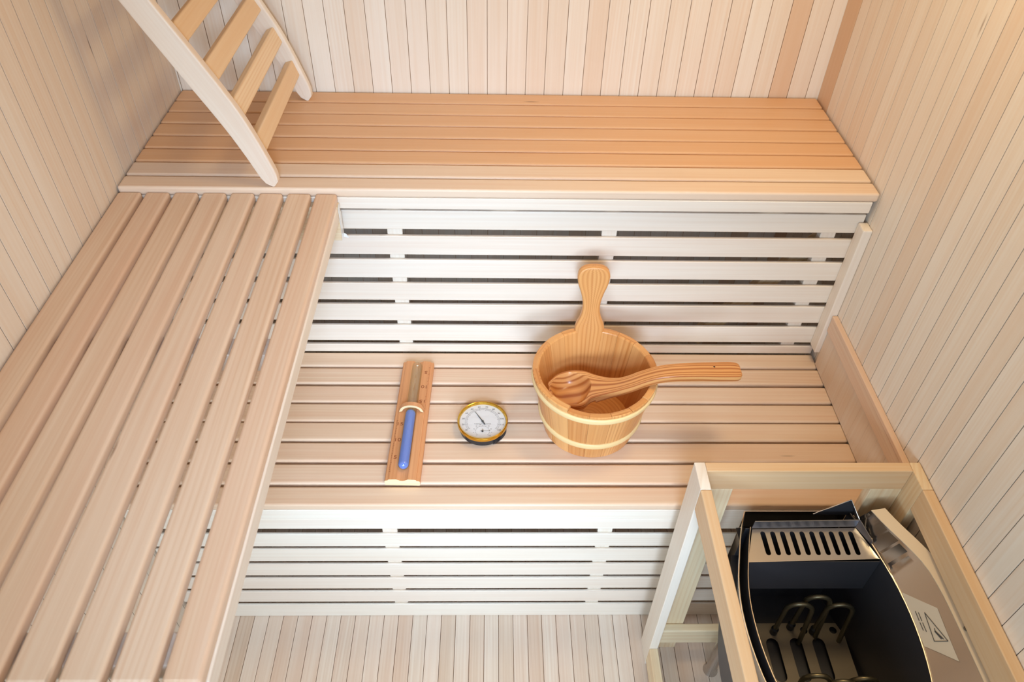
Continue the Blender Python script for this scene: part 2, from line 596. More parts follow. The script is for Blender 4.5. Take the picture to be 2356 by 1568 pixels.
# ------------------------------------------------------------------ left bench
HL = 0.9869
side = empty('side_bench', (0.22, -0.92, 0.93), 'side bench on the left whose slats run towards the camera', 'bench')
yE = -1.409
for i in range(8):
    xa = 0.0035 + 0.0562 * i
    part(MB().bx(xa, xa + 0.0468 if i < 7 else 0.4400, yE, -0.4352, HL - 0.020, HL, 'y', r=0.005, col=rnd_tone(r=0.25 + 0.45 * rng.random())), 'slat', M['slat'], side)
part(MB().bx(0.4185, 0.4414, yE + 0.01, -0.4565, 0.9355, HL - 0.0202, 'y', r=0.0025, col=(0.3, 0.8, 0.5, 1)), 'fascia_board', M['skirt'], side)
part(MB().bx(0.004, 0.4414, -0.4562, -0.4362, 0.886, HL - 0.0202, 'x', r=0.0015, col=(0.2, 0.9, 0.2, 1)), 'ledger', M['guard'], side)
part(MB().bx(0.0035, 0.4414, yE - 0.022, yE - 0.0003, 0.935, HL, 'x', r=0.004, col=(0.3, 0.4, 0.2, 1)), 'end_board', M['skirt'], side)
for jy in (-0.86, -1.36):
    part(MB().bx(0.004, 0.4180, jy - 0.02, jy + 0.02, 0.93, HL - 0.0202, 'x', r=0.002), 'joist', M['skirt'], side)
# torn film on the ledger end
fm = MB()
pts = [(0, 0), (0.020, 0.004), (0.019, 0.030), (0.021, 0.055), (0.014, 0.082), (0.002, 0.080)]
fm.prism([(x, z) for x, z in pts], (0.4418, -0.4572, 0.887), (0, 1, 0), (0, 0, 1), (1, 0, 0), 0.0006)
fm.prism([(0, 0), (0.011, -0.005), (0.006, 0.006), (0.0, 0.009)], (0.4424, -0.446, 0.889), (0.9, 0.3, 0), (0.1, 0, 1), (0, -1, 0), 0.0005)
part(fm, 'plastic_film', M['film'], side)

# ------------------------------------------------------------------ wall batten and low panel on the right wall
b = MB().bx(W - 0.0205, W - 0.0005, -0.4560, -0.4228, 0.566, 0.921, 'z', r=0.0025, col=(0.15, 0.3, 0.5, 1))
o = b.build('trim_1', M['skirt'])
o['kind'] = 'structure'
o['label'] = 'pale vertical batten on the right wall at the riser end'
o['category'] = 'trim'

wp = empty('wall_guard_panel', (W - 0.012, -0.66, H2), 'low boarded panel with a thin top rail on the right wall above the lower bench', 'panel')
pb = MB()
yy = -0.4575
while yy > -0.893:
    y2 = max(yy - P, -0.8935)
    pb.bx(W - 0.0085, W - 0.0005, y2, yy, H2 + 0.0015, 0.676, 'z', r=0.0008, seg=2, endr=0, col=rnd_tone(r=0.5 + 0.4 * rng.random(), b=0.7)[:3] + (0.72,))  # orange tint puts the reflected warm glow into the board colour
    yy = y2
part(pb, 'boarding', M['wall'], wp)
part(MB().bx(W - 0.0135, W - 0.0005, -0.8935, -0.4575, 0.6762, 0.686, 'y', r=0.0015, col=(0.4, 0.3, 0.8, 1)), 'top_rail', M['slat'], wp)
part(MB().bx(W - 0.0125, W - 0.0087, -0.8935, -0.4575, 0.640, 0.6758, 'y', r=0.0008, col=(0.6, 0.5, 0.8, 1)), 'cleat', M['slat'], wp)

# ------------------------------------------------------------------ backrest leaning against the left wall
rest = empty('backrest', (0.31, -0.24, H1 + 0.001), 'curved slatted wooden backrest leaning on the left wall above the upper bench', 'backrest')
front = [(0.030, 1.590), (0.055, 1.575), (0.078, 1.540), (0.105, 1.490), (0.143, 1.420), (0.178, 1.354), (0.200, 1.313), (0.216, 1.284), (0.241, 1.237), (0.2555, 1.2095), (0.277, 1.166), (0.289, 1.137), (0.3043, 1.093), (0.3140, 1.062), (0.3235, 1.032), (0.3265, 1.014), (0.3240, 1.003), (0.3170, 0.9982)]
back = [(0.3110, 0.9980), (0.3020, 1.001), (0.2927, 1.013), (0.2815, 1.0425), (0.2721, 1.0658), (0.252, 1.1114), (0.233, 1.149), (0.2144, 1.1837), (0.1905, 1.2284), (0.170, 1.268), (0.1488, 1.3078), (0.1249, 1.3553), (0.092, 1.416), (0.055, 1.482), (0.015, 1.552), (0.0125, 1.575)]


def smoothpoly(pts, it=1):
    for _ in range(it):
        q = [pts[0]]
        for a, c in zip(pts, pts[1:]):
            q.append((a[0] * 0.75 + c[0] * 0.25, a[1] * 0.75 + c[1] * 0.25))
            q.append((a[0] * 0.25 + c[0] * 0.75, a[1] * 0.25 + c[1] * 0.75))
        q.append(pts[-1])
        pts = q
    return pts


def resample(pts, n):
    d = [0]
    for a, c in zip(pts, pts[1:]):
        d.append(d[-1] + math.hypot(c[0] - a[0], c[1] - a[1]))
    out = []
    for k in range(n):
        t = d[-1] * k / (n - 1)
        i = max(j for j in range(len(d)) if d[j] <= t + 1e-12)
        i = min(i, len(pts) - 2)
        f = (t - d[i]) / max(d[i + 1] - d[i], 1e-9)
        out.append((pts[i][0] + (pts[i + 1][0] - pts[i][0]) * f, pts[i][1] + (pts[i + 1][1] - pts[i][1]) * f))
    return out


fs = resample(smoothpoly(front, 2), 48)
bs = resample(smoothpoly(back[::-1], 2), 48)


def rail(y0, y1, col):
    """lofted from the top end to the foot; each ring is a rounded rectangle"""
    rings = []
    yc, hw = (y0 + y1) / 2, abs(y1 - y0) / 2
    for (fx, fz), (bx_, bz) in zip(fs, bs):
        c = Vector(((fx + bx_) / 2, 0, (fz + bz) / 2))
        d = Vector((fx - bx_, 0, fz - bz))
        w = d.length
        d = d.normalized() if w > 1e-6 else Vector((1, 0, 0))
        rr = rrect(max(w, 0.004), 2 * hw, 0.003, 2)
        rings.append([c + d * px + Vector((0, yc + py, 0)) for px, py in rr])
    return MB().loft(rings, col)


part(rail(-0.430, -0.4115, (0.9, 0.8, 0.5, 0.93)), 'side_rail', M['skirt'], rest)
part(rail(-0.054, -0.0355, (0.0, 0.3, 0.1, 1)), 'side_rail', M['skirt'], rest)


def rail_at(z):
    for a, c in zip(fs, fs[1:]):
        if (a[1] - z) * (c[1] - z) <= 0 and a[1] != c[1]:
            f = (z - a[1]) / (c[1] - a[1])
            t = Vector((c[0] - a[0], 0, c[1] - a[1])).normalized()
            return Vector((a[0] + (c[0] - a[0]) * f, 0, z)), t


for k, z in enumerate((1.505, 1.436, 1.366, 1.297, 1.226, 1.156, 1.080)):
    p, t = rail_at(z)
    n = Vector((-t.z, 0, t.x))
    if n.x < 0:
        n = -n
    c = p - n * 0.0175
    tn = [(0.5, 0.3, 0.8, 1), (0.3, 0.3, 0.6, 1), (0.4, 0.4, 0.7, 1), (0.8, 0.5, 0.9, 1), (0.45, 0.2, 0.8, 1), (0.1, 1.0, 0.1, 1), (0.5, 0.2, 0.8, 1)][k]
    part(MB().beam((c.x, -0.4113, c.z), (c.x, -0.0542, c.z), 0.038, 0.019, tuple(t), 0.003, col=tn, endr=0), 'slat', M['rest'], rest)

# ------------------------------------------------------------------ heater guard
gz, gx0, gx1 = 0.715, 1.1275, 1.5485
gy0 = -0.899
yG = -1.52
gd = empty('heater_guard', (1.33, -1.2, 0.0), 'wooden guard rail frame standing around the black steel heater', 'guard rail')
G = M['guard']


def gpart(name, *a, col=None, **kw):
    return part(MB().bx(*a, col=col, **kw), name, G, gd)


pw = 0.020
warmt = (0.85, 0.3, 1.0, 1)
palet = (0.1, 0.6, 0.1, 1)
# back left post, an L of two boards
part(MB().bx(gx0, gx0 + pw, gy0 - 0.061, gy0, 0.0005, gz, 'z', r=0.0015, col=(0.05, 0.25, 0.2, 1)), 'post', M['skirt'], gd)
gpart('post', gx0 + pw + 0.0002, gx0 + pw + 0.060, gy0 - 0.0202, gy0 - 0.0002, 0.0005, 0.659, 'z', r=0.0015, col=(0.2, 1.0, 0.05, 1))
# back right post
gpart('post', gx1 - pw, gx1, gy0 - 0.061, gy0, 0.0005, gz, 'z', r=0.0015, col=(0.7, 0.9, 0.5, 1))
gpart('post', gx1 - pw - 0.060, gx1 - pw - 0.0002, gy0 - 0.0202, gy0 - 0.0002, 0.0005, 0.659, 'z', r=0.0015, col=(0.3, 0.8, 0.2, 1))
# front posts
gpart('post', gx0, gx0 + pw, yG, yG + 0.061, 0.0005, gz, 'z', r=0.0015, col=palet)
gpart('post', gx1 - pw, gx1, yG, yG + 0.061, 0.0005, gz, 'z', r=0.0015, col=palet)
# top rails
gpart('top_rail', gx0 + pw + 0.0002, gx1 - pw - 0.0002, gy0 - 0.0202, gy0 - 0.0002, 0.6592, gz, 'x', r=0.0015, col=(0.45, 0.2, 0.8, 0.72))
gpart('top_rail', gx0, gx0 + pw, yG + 0.0612, gy0 - 0.0612, 0.655, gz, 'y', r=0.0015, col=(0.45, 0.2, 0.75, 0.72))
gpart('top_rail', gx1 - pw, gx1, yG + 0.0612, gy0 - 0.0612, 0.655, gz, 'y', r=0.0015, col=(0.5, 0.3, 0.85, 0.72))
gpart('top_rail', gx0 + pw + 0.0002, gx1 - pw - 0.0002, yG, yG + 0.020, 0.655, gz, 'x', r=0.0015, col=palet)
# bottom rails
gpart('bottom_rail', gx0, gx0 + pw, yG + 0.0612, gy0 - 0.0612, 0.022, 0.0835, 'y', r=0.0015, col=(0.4, 0.7, 0.2, 1))
gpart('bottom_rail', gx0 + pw + 0.0002, gx1 - pw - 0.0002, gy0 - 0.040, gy0 - 0.0204, 0.0665, 0.127, 'x', r=0.003, col=palet)

# ------------------------------------------------------------------ heater
HX = empty('sauna_heater', (1.34, -1.15, 0.28), 'open topped stainless steel electric heater with dark inside and slotted plate', 'heater')
ZR = 0.600
outl = [(1.2406, -0.928), (1.222, -0.975), (1.2055, -1.034), (1.195, -1.075), (1.1890, -1.118), (1.1880, -1.160), (1.1905, -1.203), (1.1975, -1.251), (1.213, -1.310), (1.236, -1.365), (1.262, -1.41)]
outr = [(1.443, -0.928), (1.4575, -0.975), (1.4690, -1.034), (1.4765, -1.080), (1.4800, -1.127), (1.4795, -1.170), (1.4760, -1.213), (1.4695, -1.253), (1.455, -1.310), (1.440, -1.365), (1.425, -1.41)]
outl, outr = smoothpoly(outl, 1), smoothpoly(outr, 1)


def wallstrip(mb, path, z0, z1, th, inward, taper=0.0, mi=0):
    """thin sheet following a plan path; inward = +1/-1 side in x"""
    rings = []
    for i, (x, y) in enumerate(path):
        a = path[max(i - 1, 0)]
        c = path[min(i + 1, len(path) - 1)]
        t = Vector((c[0] - a[0], c[1] - a[1], 0)).normalized()
        n = Vector((t.y, -t.x, 0))
        if n.x * inward < 0:
            n = -n
        top = Vector((x, y, z1))
        bot = Vector((x, y, z0)) + n * taper
        rings.append([top, bot, bot + n * th, top + n * th])
    return mb.loft(rings, smooth=True, mi=mi)


# outer casing
cs = MB()
wallstrip(cs, outl, 0.30, ZR, 0.0012, 1, taper=0.055)
part(cs, 'casing', M['steel'], HX)
cs = MB().bx(1.2425, 1.441, -0.9285, -0.9270, 0.32, ZR, 'x', r=0.0004)
part(cs, 'back_sheet', M['steel_bright'], HX)
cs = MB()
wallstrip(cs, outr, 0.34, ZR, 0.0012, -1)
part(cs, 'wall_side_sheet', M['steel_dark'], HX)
cs = MB().bx(1.263, 1.424, -1.4115, -1.410, 0.32, ZR, 'x', r=0.0004)
part(cs, 'front_sheet', M['steel'], HX)
# inner liner on the left
inl = [(x + 0.0165, y - (0.0 if y > -0.96 else 0)) for x, y in outl if y < -0.955]
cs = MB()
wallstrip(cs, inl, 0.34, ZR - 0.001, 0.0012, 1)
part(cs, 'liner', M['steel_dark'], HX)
cs = MB()
cs.tube([(x + 0.0006, y, ZR) for x, y in inl], 0.0011, 6)
part(cs, 'rim', M['steel_bright'], HX)
cs = MB()
cs.tube([(x, y, ZR + 0.0004) for x, y in outr], 0.0017, 8)
cs.tube([(x, y, ZR) for x, y in outl], 0.0010, 6)
part(cs, 'rim', M['steel_bright'], HX)
# black sheets added for the dark of the gap between shell and liner
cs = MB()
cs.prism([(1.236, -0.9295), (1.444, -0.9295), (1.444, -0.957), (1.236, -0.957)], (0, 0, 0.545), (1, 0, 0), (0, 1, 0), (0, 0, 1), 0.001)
part(cs, 'gap_shade_sheet', M['black'], HX)
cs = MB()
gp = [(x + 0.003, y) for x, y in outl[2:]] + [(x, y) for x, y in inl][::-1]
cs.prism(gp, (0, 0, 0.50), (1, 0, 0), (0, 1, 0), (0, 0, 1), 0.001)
part(cs, 'gap_shade_sheet', M['black'], HX)
# raised corner sheet
cs = MB()
cs.loft([[Vector((1.4345, -0.9292, 0.641)), Vector((1.373, -0.9325, 0.598)), Vector((1.452, -0.9325, 0.598)), Vector((1.456, -0.960, 0.602))],
         [Vector((1.4345, -0.9304, 0.641)), Vector((1.373, -0.9337, 0.598)), Vector((1.452, -0.9337, 0.596)), Vector((1.4548, -0.961, 0.600))]], smooth=False)
part(cs, 'corner_sheet', M['steel_dark'], HX)
cs = MB()
cs.tube([(1.373, -0.9327, 0.598), (1.4345, -0.9298, 0.641), (1.4575, -0.972, ZR)], 0.0011, 6)
part(cs, 'corner_edge', M['steel_bright'], HX)

# slotted plate with ten rounded slots
import bmesh


def plate_with_holes(outer, holes, z, th, mat, name, parent, tilt=None):
    bm = bmesh.new()
    alle = []
    for loop in [outer] + holes:
        vs = [bm.verts.new((x, y, z)) for x, y in loop]
        for i in range(len(vs)):
            alle.append(bm.edges.new((vs[i], vs[(i + 1) % len(vs)])))
    bmesh.ops.triangle_fill(bm, use_beauty=True, use_dissolve=False, edges=alle)
    g = bmesh.ops.extrude_face_region(bm, geom=bm.faces[:])
    for v in g['geom']:
        if isinstance(v, bmesh.types.BMVert):
            v.co.z -= th
    if tilt:
        for v in bm.verts:
            v.co.z += tilt(v.co.x, v.co.y)
    bmesh.ops.recalc_face_normals(bm, faces=bm.faces)
    me = bpy.data.meshes.new(name)
    bm.to_mesh(me)
    bm.free()
    me.materials.append(mat)
    o = bpy.data.objects.new(name, me)
    COL.objects.link(o)
    o.parent = parent
    o.location = -Vector(parent.location)
    return o


def slot(cx, y0, y1, r, n=8, dx=0.0):
    pts = []
    for k in range(n + 1):
        a = math.pi * k / n
        pts.append((cx + r * math.cos(a) + dx, y0 - r + r * math.sin(a)))
    for k in range(n + 1):
        a = math.pi + math.pi * k / n
        pts.append((cx + r * math.cos(a), y1 + r + r * math.sin(a)))
    return pts


holes = []
for i in range(10):
    cx = 1.2640 + 0.0185 * i
    holes.append(slot(cx, -0.972, -1.022, 0.0046))
outer = [(1.2465, -0.9665), (1.4440, -0.9635), (1.4655, -1.0290), (1.2225, -1.0355)]
plate_with_holes(outer, holes, ZR + 0.000, 0.0012, M['steel'], 'slotted_plate', HX, tilt=lambda x, y: -(-0.964 - y) * 0.0 - 0.001)
cs = MB()
cs.beam((1.2225, -1.0358, ZR - 0.001), (1.4680, -1.0293, ZR - 0.001), 0.0016, 0.0016, (0, 1, 0), 0.0005)
part(cs, 'plate_lip', M['steel_bright'], HX)
# upturned flange behind the plate
cs = MB()
cs.loft([[Vector((1.2455, -0.9660, 0.601)), Vector((1.4435, -0.9630, 0.601)), Vector((1.4475, -0.9600, 0.618)), Vector((1.2485, -0.9630, 0.618))],
         [Vector((1.2455, -0.9645, 0.601)), Vector((1.4435, -0.9615, 0.601)), Vector((1.4475, -0.9585, 0.618)), Vector((1.2485, -0.9615, 0.618))]], smooth=False)
cs.loft([[Vector((1.4440, -0.9630, 0.600)), Vector((1.4600, -1.0000, 0.600)), Vector((1.4605, -0.9995, 0.609)), Vector((1.4480, -0.9600, 0.618))],
         [Vector((1.4452, -0.9625, 0.600)), Vector((1.4612, -0.9995, 0.600)), Vector((1.4617, -0.9990, 0.609)), Vector((1.4492, -0.9595, 0.618))]], smooth=False)
part(cs, 'plate_flange', M['steel_dull'], HX)
# dark apron hanging below the plate lip
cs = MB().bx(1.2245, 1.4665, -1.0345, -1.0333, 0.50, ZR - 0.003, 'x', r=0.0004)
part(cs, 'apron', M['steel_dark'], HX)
# deflector sloping up towards the wall, then a rolled back edge
path_in = [(1.4495, -0.945), (1.4575, -0.975), (1.4690, -1.034), (1.4765, -1.080), (1.4800, -1.127), (1.4795, -1.170), (1.4760, -1.213), (1.4695, -1.253), (1.455, -1.310), (1.440, -1.365)]
path_out = [(1.462, -0.955), (1.475, -0.985), (1.500, -1.030), (1.518, -1.070), (1.5245, -1.115), (1.5260, -1.165), (1.5265, -1.213), (1.5265, -1.253), (1.5265, -1.310), (1.5265, -1.365)]
path_in, path_out = smoothpoly(path_in, 1), smoothpoly(path_out, 1)
rings = [[Vector((a[0] + 0.0012, a[1], ZR - 0.001)), Vector((c[0], c[1], 0.642)), Vector((c[0], c[1], 0.6408)), Vector((a[0] + 0.0012, a[1], ZR - 0.0022))] for a, c in zip(path_in, path_out)]
df = part(MB().loft(rings), 'deflector', M['steel'], HX)
rings = []
for i, (x, y) in enumerate(path_out):
    w_ = min(0.0255, 1.5472 - x)
    rings.append([Vector((x + 0.0004, y, 0.6435)), Vector((x + w_, y + 0.002, 0.6475)), Vector((x + w_, y + 0.002, 0.630)), Vector((x + 0.0004, y, 0.630))])
part(MB().loft(rings), 'back_edge', M['bracket'], HX)
sc = MB().lathe([(0.0001, 0.0), (0.0042, 0.0), (0.0042, 0.0012), (0.0030, 0.0022), (0.0012, 0.0022), (0.0011, 0.0008), (0.0001, 0.0008)], (1.5352, -1.186, 0.6462), 20)
part(sc, 'screw', M['screw'], HX)
# chamber floor, element plate and inner back
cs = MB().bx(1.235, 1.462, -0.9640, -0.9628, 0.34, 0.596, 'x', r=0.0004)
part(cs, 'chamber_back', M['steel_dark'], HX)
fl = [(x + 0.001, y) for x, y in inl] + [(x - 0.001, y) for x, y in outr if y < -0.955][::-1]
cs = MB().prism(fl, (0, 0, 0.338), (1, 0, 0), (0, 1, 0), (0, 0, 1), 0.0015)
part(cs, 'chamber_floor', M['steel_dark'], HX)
hl = []
for cx in (1.320, 1.368, 1.414):
    hl.append(slot(cx, -1.062, -1.150, 0.0125))
for cx in (1.392, 1.452):
    pts = [(cx + 0.0075 * math.cos(2 * math.pi * k / 16), -1.046 + 0.0075 * math.sin(2 * math.pi * k / 16)) for k in range(16)]
    hl.append(pts)
hl2 = [slot(cx, -1.20, -1.31, 0.0125) for cx in (1.320, 1.368, 1.414)]
plate_with_holes([(1.296, -1.031), (1.462, -1.031), (1.472, -1.060), (1.470, -1.345), (1.262, -1.345), (1.262, -1.08)], hl + hl2, 0.352, 0.0015, M['base_plate'], 'element_plate', HX)


def uloop(cx, y, w, zt, z0, r=0.0042, lean=0.02):
    pts = []
    for k in range(5):
        f = k / 5
        pts.append((cx - w / 2, y, z0 + (zt - w / 2 - z0) * f))
    for k in range(11):
        a = math.pi - math.pi * k / 10
        pts.append((cx + w / 2 * math.cos(a), y - lean * 0.3 * (k / 10), zt - w / 2 + w / 2 * math.sin(a)))
    for k in range(1, 6):
        f = 1 - k / 5
        pts.append((cx + w / 2, y - lean * (0.3 + 0.7 * k / 5), z0 + (zt - w / 2 - z0) * f))
    return pts


for cx, y, w, zt in ((1.352, -1.050, 0.048, 0.475), (1.388, -1.040, 0.046, 0.485), (1.432, -1.050, 0.048, 0.472),
                     (1.345, -1.185, 0.048, 0.472), (1.390, -1.195, 0.046, 0.470), (1.430, -1.190, 0.048, 0.470)):
    el = part(MB().tube(uloop(cx, y, w, zt, 0.345), 0.0048, 10), 'heating_element', M['rod'], HX)
    cp = MB()
    cp.lathe([(0.0043, 0.352), (0.0075, 0.352), (0.0075, 0.368), (0.0043, 0.372)], (cx - w / 2, y, 0), 16)
    o = cp.build('collar', M['black'])
    o.parent = el
# warning label on the deflector
lc = [Vector((1.4800, -1.0976, 0.6020)), Vector((1.5125, -1.1420, 0.6310)), Vector((1.5100, -1.2330, 0.6310)), Vector((1.4800, -1.1950, 0.6020))]


def defl_pt(s, t, up=0.0012):
    """s 0..1 along the label (towards camera), t 0..1 from the rim to the wall"""
    a = lc[0].lerp(lc[3], s)
    c = lc[1].lerp(lc[2], s)
    # keep on the sloped sheet
    p = a.lerp(c, t)
    # sheet height at this y, x
    def interp(path, y):
        for q, w in zip(path, path[1:]):
            if (q[1] - y) * (w[1] - y) <= 0:
                f = (y - q[1]) / (w[1] - q[1] + 1e-12)
                return q[0] + (w[0] - q[0]) * f
        return path[-1][0]
    xi, xo = interp(path_in, p.y), interp(path_out, p.y)
    f = (p.x - xi) / (xo - xi)
    return Vector((p.x, p.y, ZR - 0.001 + 0.043 * f + up))


lm = MB()
NS, NTT = 10, 6
grid = [[defl_pt(i / NS, j / NTT) for j in range(NTT + 1)] for i in range(NS + 1)]
lm.loft([[*r] for r in grid], closed=False, caps=False)
lab = part(lm, 'warning_label', M['label'], HX)
lab['label'] = 'pale warning label with a black triangle'


def onlabel(segs, name, wd=0.02):
    mb = MB()
    for (s0, t0), (s1, t1) in segs:
        a, c = defl_pt(s0, t0, 0.0022), defl_pt(s1, t1, 0.0022)
        mb.beam(a, c, 0.0011, 0.0004, (0.7, 0, 0.7) if abs(s1 - s0) > abs(t1 - t0) else (0, 1, 0), 0.0001, endr=0)
    o = mb.build(name, M['ink'])
    o.parent = lab
    return o


onlabel([((0.24, 0.50), (0.80, 0.42)), ((0.24, 0.50), (0.66, 0.90)), ((0.66, 0.90), (0.80, 0.42)), ((0.50, 0.62), (0.56, 0.60)), ((0.55, 0.60), (0.66, 0.74)), ((0.57, 0.58), (0.68, 0.70)), ((0.56, 0.62), (0.66, 0.78))], 'warning_triangle')
onlabel([((0.30, 0.20), (0.48, 0.20)), ((0.51, 0.20), (0.66, 0.20)), ((0.30, 0.29), (0.46, 0.29)), ((0.49, 0.29), (0.66, 0.29))], 'printed_line')
# lower body and feet
part(MB().bx(1.262, 1.520, -1.395, -0.950, 0.285, 0.336, 'y', r=0.004), 'terminal_box', M['steel'], HX)
for lx, ly in ((1.285, -0.975), (1.285, -1.37), (1.495, -0.975), (1.495, -1.37)):
    part(MB().tube([(lx, ly, 0.0005), (lx, ly, 0.012), (lx, ly, 0.2848)], 0.013, 16, radii=[0.018, 0.013, 0.013]), 'leg', M['steel'], HX)

# ------------------------------------------------------------------ bucket
BC = Vector((0.970, -0.6455, H2 + 0.0005))
bk = empty('bucket', BC, 'oiled wooden stave bucket with two pale hoops and one upright stave handle', 'bucket')
NS_ = 18
HB = 0.171
R0, R1, TH = 0.100, 0.1320, 0.0150
sb = MB()
tones = [rnd_tone() for _ in range(NS_)]
for k in (2, 7, 12, 15):
    tones[k] = (0.0, 0.1, 0.0, 1)
for k in range(NS_):
    a0, a1 = 2 * math.pi * (k - 0.5) / NS_ + math.pi / 2, 2 * math.pi * (k + 0.5) / NS_ + math.pi / 2
    if k == 0:
        hh = HB
    hh = HB + rng.uniform(-0.0008, 0.0008) - (0.0075 if 8 <= k <= 10 else 0.004 if k == 11 else 0.002 if k == 12 else 0)
    sub = 4
    rings = []
    gap = 0.0016
    for zz, ins in ((0.0, 0.0015), (0.002, 0.0), (hh * 0.5, 0.0), (hh - 0.003, 0.0), (hh - 0.0008, 0.0008), (hh, 0.003)):
        ro = R0 + (R1 - R0) * (zz / HB)
        ring = []
        for j in range(sub + 1):
            a = a0 + gap + (a1 - a0 - 2 * gap) * j / sub
            edge = 0.0004 if j in (0, sub) else 0.0
            ring.append(BC + Vector((math.cos(a) * (ro - ins - edge), math.sin(a) * (ro - ins - edge), zz)))
        for j in range(sub, -1, -1):
            a = a0 + gap + (a1 - a0 - 2 * gap) * j / sub
            edge = 0.0003 if j in (0, sub) else 0.0
            ring.append(BC + Vector((math.cos(a) * (ro - TH + ins + edge), math.sin(a) * (ro - TH + ins + edge), zz)))
        rings.append(ring)
    sb.loft(rings, tones[k], smooth=False)
staves = part(sb, 'staves', M['bucket'], bk)
part(MB().lathe([(0.0002, 0.010), (R0 - TH + 0.004, 0.010), (R0 - TH + 0.004, 0.020), (0.0002, 0.020)], BC, 48, col=(0.6, 0.6, 0.5, 1)), 'bottom', M['bucket'], bk)
for zc, hh in ((0.150, 0.017), (0.050, 0.018)):
    ro = R0 + (R1 - R0) * (zc / HB)
    prof = []
    for k in range(13):
        a = -math.pi / 2 + math.pi * k / 12
        zz = hh / 2 * math.sin(a)
        prof.append((ro - 0.001 + (R1 - R0) * zz / HB + 0.0055 * max(math.cos(a), 0) ** 0.6, zc + zz))
    prof.append((ro - 0.0005, zc + hh / 2))
    prof.append((ro - 0.0005, zc - hh / 2))
    hp = part(MB().lathe(prof, BC, 96, col=(0.2, 0.2, 0.3, 1)), 'hoop', M['hoop'], bk)
    hp['label'] = 'pale bent wood hoop'
# handle stave: outline in x,z swept in depth
ho = [(0.0180, -0.149), (0.0250, -0.1), (0.0300, -0.030), (0.0330, 0.006), (0.0300, 0.018), (0.0225, 0.034), (0.0185, 0.052), (0.0190, 0.072), (0.0245, 0.094), (0.0315, 0.112), (0.0350, 0.130), (0.0335, 0.142), (0.0270, 0.151), (0.0150, 0.1555), (0.0, 0.1565)]
ho = smoothpoly(ho, 2)
hr = resample(ho, 60)
rings = []
for i, (hw, dz) in enumerate(hr):
    hw = max(hw, 0.0005)
    dep = 0.0165
    if i > 53:
        dep *= (1 - ((i - 53) / 6) ** 3 * 0.45)
    rr = rrect(2 * hw, dep, min(0.005, hw * 0.9), 3)
    zz = HB + dz
    yb = R1 * 0 + R0 + (R1 - R0) * min(zz, HB + 0.2) / HB * 0.93 - 0.0075
    rings.append([BC + Vector((px - 0.002, yb + py, zz)) for px, py in rr])
part(MB().loft(rings, (0.25, 0.7, 0.6, 1)), 'handle', M['bucket'], bk)

# ------------------------------------------------------------------ ladle lying in the bucket
# centre line from the bowl tip to the handle end
LZ = 0.655
ld = empty('ladle', (1.06, -0.66, LZ), 'carved wooden ladle with striped grain lying across the bucket rim', 'ladle')
# (x, y, ztop, half width, thickness, bowl depth)
sec = [(0.8750, -0.6660, 0.6530, 0.0045, 0.0120, 0.0000), (0.8780, -0.6655, 0.6535, 0.0192, 0.0180, 0.0000), (0.8840, -0.6640, 0.6540, 0.0311, 0.0250, 0.0000),
       (0.8920, -0.6630, 0.6550, 0.0401, 0.0310, 0.0000), (0.9020, -0.6620, 0.6560, 0.0469, 0.0360, 0.0000), (0.9140, -0.6610, 0.6570, 0.0508, 0.0390, 0.0000), (0.9260, -0.6600, 0.6580, 0.0525, 0.0400, 0.0000),
       (0.9390, -0.6590, 0.6595, 0.0514, 0.0390, 0.0000), (0.9520, -0.6590, 0.6615, 0.0469, 0.0370, 0.0000), (0.9650, -0.6606, 0.6645, 0.0373, 0.0350, 0.0000), (0.9800, -0.6643, 0.6690, 0.0305, 0.0320, 0.0000), (0.9980, -0.6693, 0.6760, 0.0247, 0.0295, 0.0000),
       (1.0180, -0.6746, 0.6860, 0.0205, 0.0280, 0.0000), (1.0400, -0.6790, 0.7005, 0.0190, 0.0270, 0.0000), (1.0650, -0.6810, 0.7165, 0.0185, 0.0262, 0.0000), (1.0920, -0.6830, 0.7300, 0.0186, 0.0245, 0.0000), (1.1200, -0.6840, 0.7368, 0.0190, 0.0245, 0.0000),
       (1.1500, -0.6840, 0.7392, 0.0195, 0.0250, 0.0000), (1.1800, -0.6830, 0.7395, 0.0203, 0.0250, 0.0000), (1.2100, -0.6820, 0.7385, 0.0212, 0.0245, 0.0000), (1.2360, -0.6810, 0.7380, 0.0217, 0.0240, 0.0000), (1.2500, -0.6810, 0.7375, 0.0210, 0.0230, 0.0000),
       (1.2575, -0.6810, 0.7368, 0.0185, 0.0210, 0.0000), (1.2605, -0.6810, 0.7355, 0.0140, 0.0170, 0.0000)]


def catmull(rows, n):
    out = []
    for i in range(len(rows) - 1):
        p0, p1, p2, p3 = rows[max(i - 1, 0)], rows[i], rows[i + 1], rows[min(i + 2, len(rows) - 1)]
        for k in range(n):
            t = k / n
            out.append([0.5 * ((2 * b_) + (-a_ + c_) * t + (2 * a_ - 5 * b_ + 4 * c_ - d_) * t * t + (-a_ + 3 * b_ - 3 * c_ + d_) * t ** 3) for a_, b_, c_, d_ in zip(p0, p1, p2, p3)])
    out.append(list(rows[-1]))
    return out


